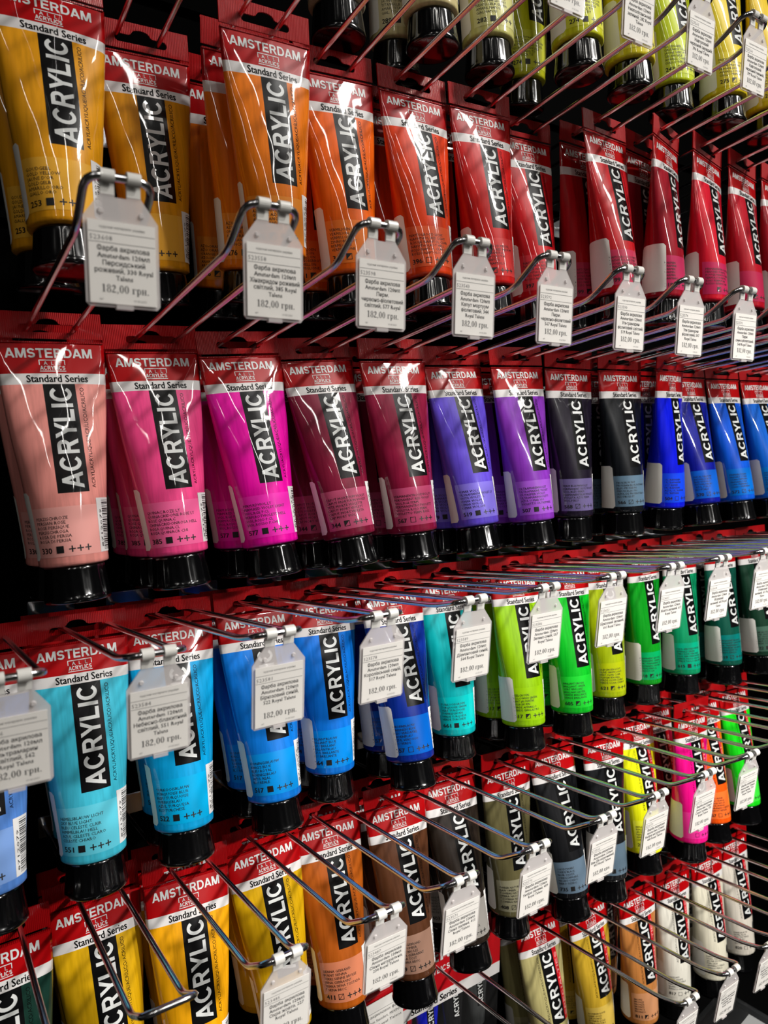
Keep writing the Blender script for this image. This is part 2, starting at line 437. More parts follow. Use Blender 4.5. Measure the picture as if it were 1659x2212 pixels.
def cap_mesh():
    bm = bmesh.new(); n = 96
    prof = [(0, 147.0, 0), (15.6, 147.0, 0), (16.3, 147.6, 0), (16.4, 149.0, 0), (16.5, 150.5, 1), (16.9, 155, 1), (17.5, 160, 1), (17.9, 163.5, 1), (18.1, 164.6, 0), (18.4, 165.4, 0), (18.4, 166.8, 0), (17.8, 167.7, 0), (16.6, 168, 0), (0, 168, 0)]
    prev = None
    for r, v, rib in prof:
        if r == 0:
            cur = [bm.verts.new((0, 0, (LEN-v)*MM))]
        else:
            cur = []
            for i in range(n):
                a = 2*math.pi*i/n; q = r+(0.14*math.cos(a*20) if rib else 0)
                cur.append(bm.verts.new((q*math.sin(a)*MM, -q*math.cos(a)*MM, (LEN-v)*MM)))
        if prev:
            for i in range(n):
                j = (i+1) % n
                if len(prev) == 1: bm.faces.new((prev[0], cur[i], cur[j]))
                elif len(cur) == 1: bm.faces.new((prev[i], cur[0], prev[j]))
                else: bm.faces.new((prev[i], cur[i], cur[j], prev[j]))
        prev = cur
    bmesh.ops.recalc_face_normals(bm, faces=bm.faces[:])
    return finish(bm, 'cap_mesh', [CAPM])

def patch(bm, u0, u1, v0, v1, off, mi, k, rad=0.0, nu=10, nv=8):
    """a film patch following the tube surface, optionally with rounded right-hand corners"""
    rows = []
    for j in range(nv+1):
        v = v0+(v1-v0)*j/nv; e = 0.0
        if rad:
            d = min(v-v0, v1-v)
            if d < rad: e = rad-math.sqrt(max(0, rad*rad-(rad-d)**2))
        rows.append([bm.verts.new(S(u0+e+(u1-u0-2*e)*i/nu, v, off, k)) for i in range(nu+1)])
    for j in range(nv):
        for i in range(nu):
            f = bm.faces.new((rows[j][i], rows[j+1][i], rows[j+1][i+1], rows[j][i+1])); f.material_index = mi; f.smooth = True

def sticker_mesh(u1, k):
    bm = bmesh.new(); patch(bm, u1-23, u1, 103.5, 142.3, 0.22, 0, k, 2.0, 12, 20)
    return finish(bm, 'sticker_mesh', [STICK])

def barcode_mesh(k):
    bm = bmesh.new(); patch(bm, 13.6, 25.0, 109.5, 140.8, 0.2, 0, k, 0, 6, 8)
    rnd = random.Random(3); v = 111.0
    while v < 139.5:
        t = rnd.choice((0.3, 0.45, 0.7)); patch(bm, 17.4, 24.2, v, v+t, 0.28, 1, k, 0, 3, 1); v += t+rnd.choice((0.35, 0.5, 0.8))
    wrap(bm, upward(fit('8712079', 22, 1.6, 1, 0, 'l'), 16.8, 138), 1, 0.28, k, 1.2, 10)
    return finish(bm, 'barcode_mesh', [BARW, INKM])

SYM = ('full', 'half', 'open', 'slash')
def panel_mesh(lines, num, sym, k, plus='+++'):
    """the tinted name panel: six lines of colour names, number, opacity square, plus signs"""
    bm = bmesh.new(); patch(bm, -24.0, 25.0, 113.0, 141.0, 0.1, 0, k, 0, 24, 8)
    L = -21.3
    for i, s in enumerate(lines):
        if s: wrap(bm, shift(fit(s, None, 1.75, 1, 0.0, 'l'), L, -(120.0+2.55*i)), 1, 0.2, k, 1.8, 0)
    if num: wrap(bm, shift(fit(num, 7.0, 3.0, 2, 0.03, 'l'), L, -138.6), 1, 0.2, k, 1.8, 0)
    x0, x1, y0, y1 = L+9.6, L+13.6, -138.9, -134.9
    if sym == 'full': wrap(bm, rect2d(x0, x1, y0, y1), 1, 0.2, k, 1.5, 0)
    else:
        for p in frame2d(x0, x1, y0, y1, 0.35): wrap(bm, p, 1, 0.2, k, 1.5, 0)
        if sym == 'half': wrap(bm, poly2d((x0, y0), (x1, y1), (x0, y1)), 1, 0.2, k, 1.5, 0)
        if sym == 'slash': wrap(bm, poly2d((x0, y0), (x0+.4, y0), (x1, y1), (x1-.4, y1)), 1, 0.2, k, 1.5, 0)
    for i in range(len(plus)):
        cx = L+18.0+4.3*i
        wrap(bm, rect2d(cx-1.75, cx+1.75, -137.3, -136.6), 1, 0.2, k, 1.5, 0)
        wrap(bm, rect2d(cx-.35, cx+.35, -138.7, -135.2), 1, 0.2, k, 1.5, 0)
    return finish(bm, 'name_panel_mesh', [INKM, INKM], False)

BODY = {(kd, k): body_mesh(kd, k) for kd in ('standard', 'special') for k in (0, 1, 2)}
TAB_ME = tab_mesh(); CAP_ME = cap_mesh()
STK = {(i, k): sticker_mesh(u, k) for i, u in enumerate((-19.8, -23.8, -26.5)) for k in (0, 1, 2)}
BAR = {k: barcode_mesh(k) for k in (0, 1, 2)}

def basis(g, b, twist):
    g, b = math.radians(g), math.radians(b)
    z = -np.array([math.sin(g), -math.sin(b)*math.cos(g), -math.cos(b)*math.cos(g)])
    x = np.array([1.0, 0, 0]); x -= z*(x@z); x /= np.linalg.norm(x); y = np.cross(z, x)
    t = math.radians(twist); x, y = x*math.cos(t)+y*math.sin(t), -x*math.sin(t)+y*math.cos(t)
    return x, y, z

def slot_mat(o, m):
    o.material_slots[0].link = 'OBJECT'; o.material_slots[0].material = m

def mark_mesh(k):
    bm = bmesh.new(); n = 18
    c = bm.verts.new(S(9.5, 117, 0.18, k)); ring = [bm.verts.new(S(9.5+3.6*math.cos(2*math.pi*i/n), 117+4.6*math.sin(2*math.pi*i/n), 0.18, k)) for i in range(n)]
    for i in range(n): bm.faces.new((c, ring[i], ring[(i+1) % n]))
    bm.normal_update(); return finish(bm, 'round_mark_mesh', [INKM])
MARK = {k: mark_mesh(k) for k in (0, 1, 2)}

_n = 0
def make_tube(hook_pt, g, b, twist, rgb, label, group, lines=(), num='', sym='full', kind='standard', panel=None, plus='+++', barcode=True, stick=None, scale=1.0):
    global _n
    k = _n % 3; st = (0 if num in ('617', '618', '399', '318', '619', '564', '557', '622') else 1+_n % 2) if stick is None else stick; _n += 1
    x, y, z = basis(g, b, twist)
    base = MT@np.array(hook_pt, float)-z*(LEN-7.0)*scale if len(hook_pt) == 3 else None
    r = root('paint_tube', label, 'paint tube', group)
    r.matrix_world = Matrix(((x[0]*scale, y[0]*scale, z[0]*scale, base[0]*MM), (x[1]*scale, y[1]*scale, z[1]*scale, base[1]*MM),
                             (x[2]*scale, y[2]*scale, z[2]*scale, base[2]*MM+CAMZ), (0, 0, 0, 1)))
    bo = link('tube_body', BODY[(kind, k)], r); slot_mat(bo, paint_mat(rgb)); bo['label'] = 'glossy soft tube body'
    link('hang_tab', TAB_ME, r)['label'] = 'red crimped hanging tab with a slot'
    link('cap', CAP_ME, r)['label'] = 'glossy black ribbed cap'
    if lines or num:
        p = panel or tuple(int(c+(255-c)*0.16+4) for c in rgb)
        po = link('name_panel', panel_mesh(lines, num, sym, k, plus), r); slot_mat(po, film_panel(p)); po['label'] = 'lighter name panel with small black print'
    if st is not None and st >= 0: link('blank_sticker', STK[(st, k)], r)['label'] = 'blank white paper sticker'
    if num in ('818', '820'): link('round_mark', MARK[k], r)['label'] = 'round black mark'
    if barcode: link('barcode_label', BAR[k], r)['label'] = 'white barcode label'
    return r

def film_panel(rgb):
    name = 'panel_%02x%02x%02x' % tuple(min(255, c) for c in rgb)
    if name in bpy.data.materials: return bpy.data.materials[name]
    return film(name, tuple(min(255, c) for c in rgb), 0.4)

# ------------------------------------------------------------------ setting
def structure(name, me, loc=(0, 0, 0)):
    o = link(name, me); o.location = loc; o['kind'] = 'structure'; return o

def panel_wall():
    bm = bmesh.new()
    z = -760
    while z < 620:                                     # black slat board: planks with a groove between them
        box(bm, -500*MM, 1500*MM, 612*MM, 628*MM, z*MM, (z+82)*MM)
        box(bm, -500*MM, 1500*MM, 618*MM, 628*MM, (z+82)*MM, (z+90)*MM); z += 90
    return finish(bm, 'wall_back_mesh', [plain('black_slat_board', (2, 2, 2), 0.9, spec=0.03)], False)
structure('wall_back', panel_wall(), (0, 0, CAMZ))
def slab(name, x0, x1, y0, y1, z0, z1, m):
    bm = bmesh.new(); box(bm, x0, x1, y0, y1, z0, z1); return structure(name, finish(bm, name+'_mesh', [m], False))
slab('trim_1', -0.5, 1.5, 0.10, 0.612, CAMZ-0.76, CAMZ-0.735, plain('black_shelf', (4, 4, 4), 0.8, spec=0.05))     # base shelf
slab('floor', -4, 4, -5, 0.7, -0.02, 0.0, plain('grey_floor', (92, 88, 84), 0.45))

# ------------------------------------------------------------------ hooks and price tags
# row: prong height z, tip y, tip z, start of the bend, tag tilt (hook-frame mm)
ROWS = {1: (302, 260, 311, 284, 0), 2: (122, 282, 134.6, 306, 0), 3: (-56.5, 324, -53.5, 345, 3), 4: (-232, 345, -219, 370, 4), 5: (-416, 378, -412, 400, 6)}
WIRE = 1.65
def sweep(bm, pts, r, n=10):
    pts = [np.array(p, float) for p in pts]; up = np.array([0.0, 0, 1]); prev = None
    for i, p in enumerate(pts):
        t = pts[min(i+1, len(pts)-1)]-pts[max(i-1, 0)]; t /= np.linalg.norm(t)
        a = up-t*(up@t)
        if np.linalg.norm(a) < 0.2: a = np.array([0, 1.0, 0])-t*t[1]
        a /= np.linalg.norm(a); b = np.cross(t, a)
        if prev is not None and a@prev[1] < 0: pass
        ring = [bm.verts.new((p+(a*math.cos(q)+b*math.sin(q))*r)*MM) for q in np.linspace(0, 2*math.pi, n, endpoint=False)]
        if prev is not None:
            for j in range(n): bm.faces.new((prev[0][j], prev[0][(j+1) % n], ring[(j+1) % n], ring[j]))
        prev = (ring, a)

def fillet(pts, r, n=5):
    out = [np.array(pts[0], float)]
    for i in range(1, len(pts)-1):
        p0, p, p1 = (np.array(q, float) for q in pts[i-1:i+2])
        d0 = (p0-p); d1 = (p1-p); l0, l1 = np.linalg.norm(d0), np.linalg.norm(d1)
        q = min(r, l0*0.45, l1*0.45); a = p+d0/l0*q; b = p+d1/l1*q
        for t in np.linspace(0, 1, n): out.append(a*(1-t)**2+2*p*t*(1-t)+b*t*t)
    out.append(np.array(pts[-1], float)); return out

def wire_mesh(row):
    z, yt, zt, yb, _ = ROWS[row]
    yw = 560 if row > 3 else 575
    yw = {1: 568, 2: 598, 3: 626, 4: 655, 5: 683}[row]
    def loc(p): return MT@np.array(p, float)           # mesh is built about the origin of the upright frame, x = 0
    pts = [loc((-12.5, yw, z)), loc((-12.5, yb, z)), loc((-12.5, yt, zt)), loc((12.5, yt, zt)), loc((12.5, yb, z)), loc((12.5, yw, z))]
    fine = fillet(pts, 7, 6); bm = bmesh.new(); sweep(bm, fine, WIRE)
    bmesh.ops.recalc_face_normals(bm, faces=bm.faces[:])
    me = finish(bm, 'wire_loop_mesh', [CHROME])
    e = loc((0, yw, z)); bm = bmesh.new(); box(bm, -17*MM, 17*MM, (e[1]-2)*MM, (e[1]+3)*MM, (e[2]-9)*MM, (e[2]+9)*MM)
    bmesh.ops.bevel(bm, geom=bm.edges[:], offset=0.6*MM, segments=2, affect='EDGES')
    return me, finish(bm, 'wall_plate_mesh', [CHROME], False), e
WIRES = {r: wire_mesh(r) for r in ROWS}

def holder_mesh():
    """flat frosted holder: square body, sloping shoulders, two arms with a slot between them"""
    bm = bmesh.new()
    prof = [(-7.6, -1), (-7.6, 6.5), (-14, 15.2), (-14, 46.6), (-12.8, 48), (12.8, 48), (14, 46.6), (14, 15.2), (7.6, 6.5), (7.6, -1), (2.2, -1), (2.2, 7.2), (-2.2, 7.2), (-2.2, -1)]
    for y0, y1, pr in ((0.2, 0.9, prof), (-1.0, -0.7, None)):
        if pr is None: pr = [(-13.4, 16.0), (-13.4, 46.5), (-12.6, 47.4), (12.6, 47.4), (13.4, 46.5), (13.4, 16.0)]
        A = [bm.verts.new((x*MM, y0*MM, -v*MM)) for x, v in pr]; B = [bm.verts.new((x*MM, y1*MM, -v*MM)) for x, v in pr]
        q0 = len(bm.faces); bm.faces.new(A); bm.faces.new(B[::-1])
        for i in range(len(pr)): bm.faces.new((A[i], A[(i+1) % len(pr)], B[(i+1) % len(pr)], B[i]))
        if y0 < 0:
            for fc in list(bm.faces)[q0:]: fc.material_index = 1
    for x in (-7.6, 7.6):                                # two small studs on the shoulders
        for rr in (1.25,):
            bmesh.ops.create_cone(bm, cap_ends=True, segments=14, radius1=rr*MM, radius2=0.8*MM, depth=0.8*MM,
                                  matrix=Matrix.Translation((x*MM, -0.1*MM, -12.8*MM))@Matrix.Rotation(math.radians(90), 4, 'X'))
    box(bm, -3.2*MM, 3.2*MM, -1.2*MM, 0.9*MM, -48.8*MM, -47.2*MM)
    bmesh.ops.recalc_face_normals(bm, faces=bm.faces[:])
    return finish(bm, 'holder_mesh', [HOLD, CLEAR], False)

def clip_mesh():
    """curled arm gripping the wire"""
    bm = bmesh.new(); r0, r1, wd = WIRE+0.1, WIRE+1.1, 2.6
    ang = [math.radians(a) for a in np.linspace(-60, 235, 18)]
    rows = []
    for a in ang:
        rows.append([bm.verts.new((x*MM, math.cos(a)*r*MM, math.sin(a)*r*MM)) for r in (r0, r1) for x in (-wd, wd)])
    for p, q in zip(rows, rows[1:]):
        for i, j in ((0, 1), (1, 3), (3, 2), (2, 0)): bm.faces.new((p[i], p[j], q[j], q[i]))
    bm.faces.new([rows[0][i] for i in (0, 1, 3, 2)]); bm.faces.new([rows[-1][i] for i in (0, 2, 3, 1)])
    box(bm, -wd*MM, wd*MM, 0.1*MM, 1.1*MM, -6.5*MM, -1.5*MM)
    bmesh.ops.recalc_face_normals(bm, faces=bm.faces[:])
    return finish(bm, 'clip_mesh', [CLIPM], False)
HOLD_ME, CLIP_ME = holder_mesh(), clip_mesh()

def lay(bm, vf, y, mi, cx=0.0, v=0.0):
    vs = [bm.verts.new(((p[0]+cx)*MM, y*MM, (p[1]-v)*MM)) for p in vf[0]]
    for f in vf[1]:
        try: bm.faces.new([vs[i] for i in f]).material_index = mi
        except ValueError: pass

def slip_mesh(num, lines, seed):
    bm = bmesh.new(); box(bm, -12.6*MM, 12.6*MM, -0.45*MM, -0.2*MM, -46.8*MM, -16.3*MM)
    y = -0.5
    lay(bm, fit('художні матеріали україна', 17, 0.95, 1), y, 1, 0, 19.0)
    for v in (20.6, 24.3): lay(bm, rect2d(-12.4, 12.4, -.1, .1), y, 1, 0, v)
    lay(bm, fit(num, 8.2, 1.75, 1, 0, 'l'), y, 1, -12.0, 23.5)
    n = len(lines)
    for i, s in enumerate(lines):
        wd = text2d(s, 1, 0)[0]; w0 = (wd[:, 0].max()-wd[:, 0].min())*1.72
        lay(bm, fit(s, min(w0, 23.4), 1.8, 1, 0.03), y, 2, 0.3, 27.2+i*2.7)
    for vf in serif2d('182,00 грн.', 2.95): lay(bm, (vf[0]*np.array([1.15, 1]), vf[1]), y, 2, 0.6, 42.6)
    lay(bm, fit('шт', None, 0.8, 1), y, 1, -8.5, 45.6); lay(bm, fit('19.05.2021', None, 0.8, 1), y, 1, 6.0, 45.6)
    return finish(bm, 'price_slip_mesh', [PAPER, GREY, DARKP], False)

def make_hook(row, X, what, tag=None, tag_what=None, swing=0.0):
    z, yt, zt, yb, tilt = ROWS[row]
    wire, plate, e = WIRES[row]
    h = root('wire_hook', 'chrome double-wire hook '+what, 'hook', 'chrome wire hooks of the display')
    o = MT@np.array([X, yt, zt]); base = np.array([X, e[1], e[2]])
    h.location = place(base)
    for nm, me in (('wire_loop', wire), ('wall_plate', plate)):
        c = link(nm, me, h); c.location = (0, -e[1]*MM, -e[2]*MM)
    if tag:
        num, lines = tag
        t = root('price_tag', 'frosted price tag '+(tag_what or what), 'price tag', 'price tags clipped to the hook ends')
        t.location = place(o); t.rotation_euler = (math.radians(tilt), 0, math.radians(swing))
        link('holder', HOLD_ME, t)['label'] = 'frosted clear plastic holder'
        for sx in (-4.9, 4.9):
            c = link('clip', CLIP_ME, t); c.location = (sx*MM, 0, 0); c['label'] = 'white clip curled round the wire'
        link('price_slip', slip_mesh(num, lines, int(X)), t)['label'] = 'white printed price slip'

A120 = ['Фарба акрилова', 'Amsterdam 120мл']
# hooks that show, left to right: x, what it carries, tag number, tag lines
HOOKS = {
 1: [(74, 'holding the gold tube 253, upper left', None), (134, 'holding the golden tube beside tube 253', None), (194, 'holding the three orange tubes marked 276', None),
     (255, 'holding the orange tube marked 311', None), (315, 'holding the orange-red tube right of orange tube 311', ('523560', A120+['Неаполітанський', 'жовтий, 223 Royal', 'Talens'])),
     (374, 'holding the bright red tube right of the orange-red one', ('523562', A120+['Неаполітанський', 'зелений, 282 Royal', 'Talens'])),
     (434, 'holding the low-hung red tube left of red 399', ('523561', A120+['Нафтоловий', 'червоний середній,', '396 Royal Talens'])),
     (494, 'holding the red tube marked 399', ('523566', A120+['Нафтоловий', 'червоний темний,', '399 Royal Talens'])),
     (557, 'holding the carmine tube marked 318', None), (617, 'holding the crimson tube right of carmine 318', None), (677, 'holding the last whole red tube at the right edge', None), (737, 'holding the red tube cut by the right edge', None)],
 2: [(14, 'cut by the left edge, left of pink tube 330', ('523600', A120+['Перська рожева,', '330 Royal Talens'])),
     (74, 'holding the salmon pink tube 330', ('523608', A120+['Персидський', 'рожевий, 330 Royal', 'Talens'])),
     (137.5, 'holding the rose pink tube 385', ('523558', A120+['Хінакридон рожевий', 'світлий, 385 Royal', 'Talens'])),
     (193, 'holding the magenta tube 577', ('523598', A120+['Перм.', 'червоно-фіолетовий', 'світлий, 577 Royal'])),
     (250, 'holding the maroon tube 344', ('523543', A120+['Капут мортуум', 'фіолетовий, 344', 'Royal Talens'])),
     (309, 'holding the wine red tube 567', ('523592', A120+['Перм.', 'червоно-фіолетовий', '567 Royal Talens'])),
     (373, 'holding the blue-violet tube 519', ('523590', A120+['Ультрамарин', 'фіолетовий світлий,', '519 Royal Talens'])),
     (433, 'holding the purple tube 507', ('523574', A120+['Ультрамарин', 'фіолетовий, 507', 'Royal Talens'])),
     (495, 'holding the near-black violet tube 568', ('523591', A120+['Перм.', 'синьо-фіолетовий,', '568 Royal Talens'])),
     (555, 'holding the black-blue tube 566', None), (615, 'holding the ultramarine tube 504', None), (675, 'holding the dark blue tube 570', None), (735, 'holding the bright blue tube 572', None), (795, 'holding the blue tube at the right edge', None)],
 3: [(28, 'holding the cornflower blue tube at the left edge', ('523556', A120+['Ультрамарин', 'світлий, 562', 'Royal Talens'])),
     (86, 'holding the sky blue tube 551', ('523584', A120+['Небесно-блакитний', 'світлий, 551 Royal', 'Talens'])),
     (144, 'holding the turquoise blue tube 522', ('523581', A120+['Бірюзовий синій,', '522 Royal Talens'])),
     (204, 'holding the royal blue tube 517', ('523578', A120+['Королівський синій,', '517 Royal Talens'])),
     (266, 'holding the bright blue tube 564', ('523589', A120+['Діамантовий синій,', '564 Royal Talens'])),
     (325, 'holding the deep blue tube 557', ('523586', A120+['Зелено-синій, 557', 'Royal Talens'])),
     (387, 'holding the turquoise green tube 661', ('523622', A120+['Бірюзовий зелений,', '661 Royal Talens'])),
     (450, 'holding the lime green tube 617', ('523601', A120+['Жовто-зелений, 617', 'Royal Talens'])),
     (508, 'holding the bright green tube 605', ('523604', A120+['Яскравий', 'зелений, 605 Royal', 'Talens'])),
     (568, 'holding the olive lime tube 621', ('523609', A120+['Оливковий', 'зелений, 621 Royal', 'Talens'])),
     (628, 'holding the green tube 618', None), (688, 'holding the emerald tube 615', None), (748, 'holding the dark teal tube 619', None), (808, 'holding the dark green tube marked 622', None)],
 4: [(25, 'holding the dark green tube in the lower left corner', None), (85, 'holding the leftmost mustard tube', None),
     (144, 'holding the orange-yellow tube, middle of the three ochres', ('523485', A120+['Охра жовта, 227', 'Royal Talens'])),
     (205, 'holding the third ochre tube, left of brown 411', ('523487', A120+['Сієна натуральна,', '234 Royal Talens'])),
     (259, 'holding the orange-brown tube 411', ('523571', A120+['Сієна палена, 411', 'Royal Talens'])),
     (320, 'holding the brown tube right of tube 411', ('523570', A120+['Умбра палена, 409', 'Royal Talens'])),
     (384, 'holding the dark brown tube left of olive 408', ('523565', A120+['Ван Дік коричневий,', '403 Royal Talens'])),
     (441, 'holding the olive grey tube 408', ('523579', A120+['Умбра натуральна,', '408 Royal Talens'])),
     (500, 'holding the black tube 735', ('523575', A120+['Сажа газова, 735', 'Royal Talens'])),
     (560, 'holding the second black tube, right of 735', ('523571', A120+['Сіра тепла, 710', 'Royal Talens'])),
     (620, 'holding the neon yellow tube 256', None), (680, 'holding the neon pink tube', None), (740, 'holding the neon orange tube 257', None), (800, 'holding the neon green tube', None)],
 5: [(385, 'passing through the boxed paint set', None), (503, 'holding the pale gold tube nearest the boxed set', ('523495', A120+['Золото темне, 803', 'Royal Talens'])), (561, 'holding the yellow gold tube', ('523497', A120+['Срібло, 800', 'Royal Talens'])),
     (621, 'holding the copper tube 811', ('523499', A120+['Бронза, 811', 'Royal Talens'])), (681, 'holding the pearl white tube right of copper 811', None), (741, 'holding the pearl tube 818', None), (801, 'holding the rightmost pearl tube', None)],
}
SEEN = {
 1: {315: 'cut by the top edge, first of four at upper right', 374: 'cut by the top edge, left of green-yellow tube 243', 434: 'hanging turned over yellow tube 275 at upper right', 494: 'at the right edge, over yellow tube 272'},
 2: {14: 'cut by the left edge, beside gold tube 253', 74: 'covering the golden tube right of gold 253, largest of all', 137.5: 'over the foot of the big orange tube 276', 193: 'between orange tube 311 and the orange-red tube',
     250: 'over the foot of the bright red tube', 309: 'left of the white-stickered red tube 399', 373: 'between red tube 399 and carmine tube 318', 433: 'below the crimson tube, second from right in its row', 495: 'rightmost of the row above the blue tubes'},
 3: {28: 'cut by the left edge, left of sky blue tube 551', 86: 'covering the lettering of turquoise blue tube 522', 144: 'covering the lettering of royal blue tube 517', 204: 'covering the upper part of deep blue tube 557',
     266: 'covering the lettering of turquoise green tube 661', 325: 'between lime green tube 617 and bright green tube 605', 387: 'covering olive lime tube 621', 450: 'between green tube 618 and emerald tube 615',
     508: 'covering the top of dark teal tube 619', 568: 'cut by the right edge, over the dark green tube'},
 4: {144: 'covering the third ochre tube at the bottom edge', 205: 'between orange-brown tube 411 and the brown tube', 259: 'over the foot of the dark brown tube', 320: 'covering the right side of olive tube 408',
     384: 'right of the panel of black tube 735', 441: 'covering the right side of neon yellow tube 256', 500: 'covering the right side of the neon pink tube', 560: 'covering the front of the neon green tube'},
 5: {503: 'at the bottom edge, right of copper tube 811', 561: 'below the pearl tube 818, lower right', 621: 'cut by the right edge, lower right corner'}}
for row, lst in HOOKS.items():
    for (X, what, tag) in lst:
        make_hook(row, X, what, tag, SEEN[row][X] if tag else None)

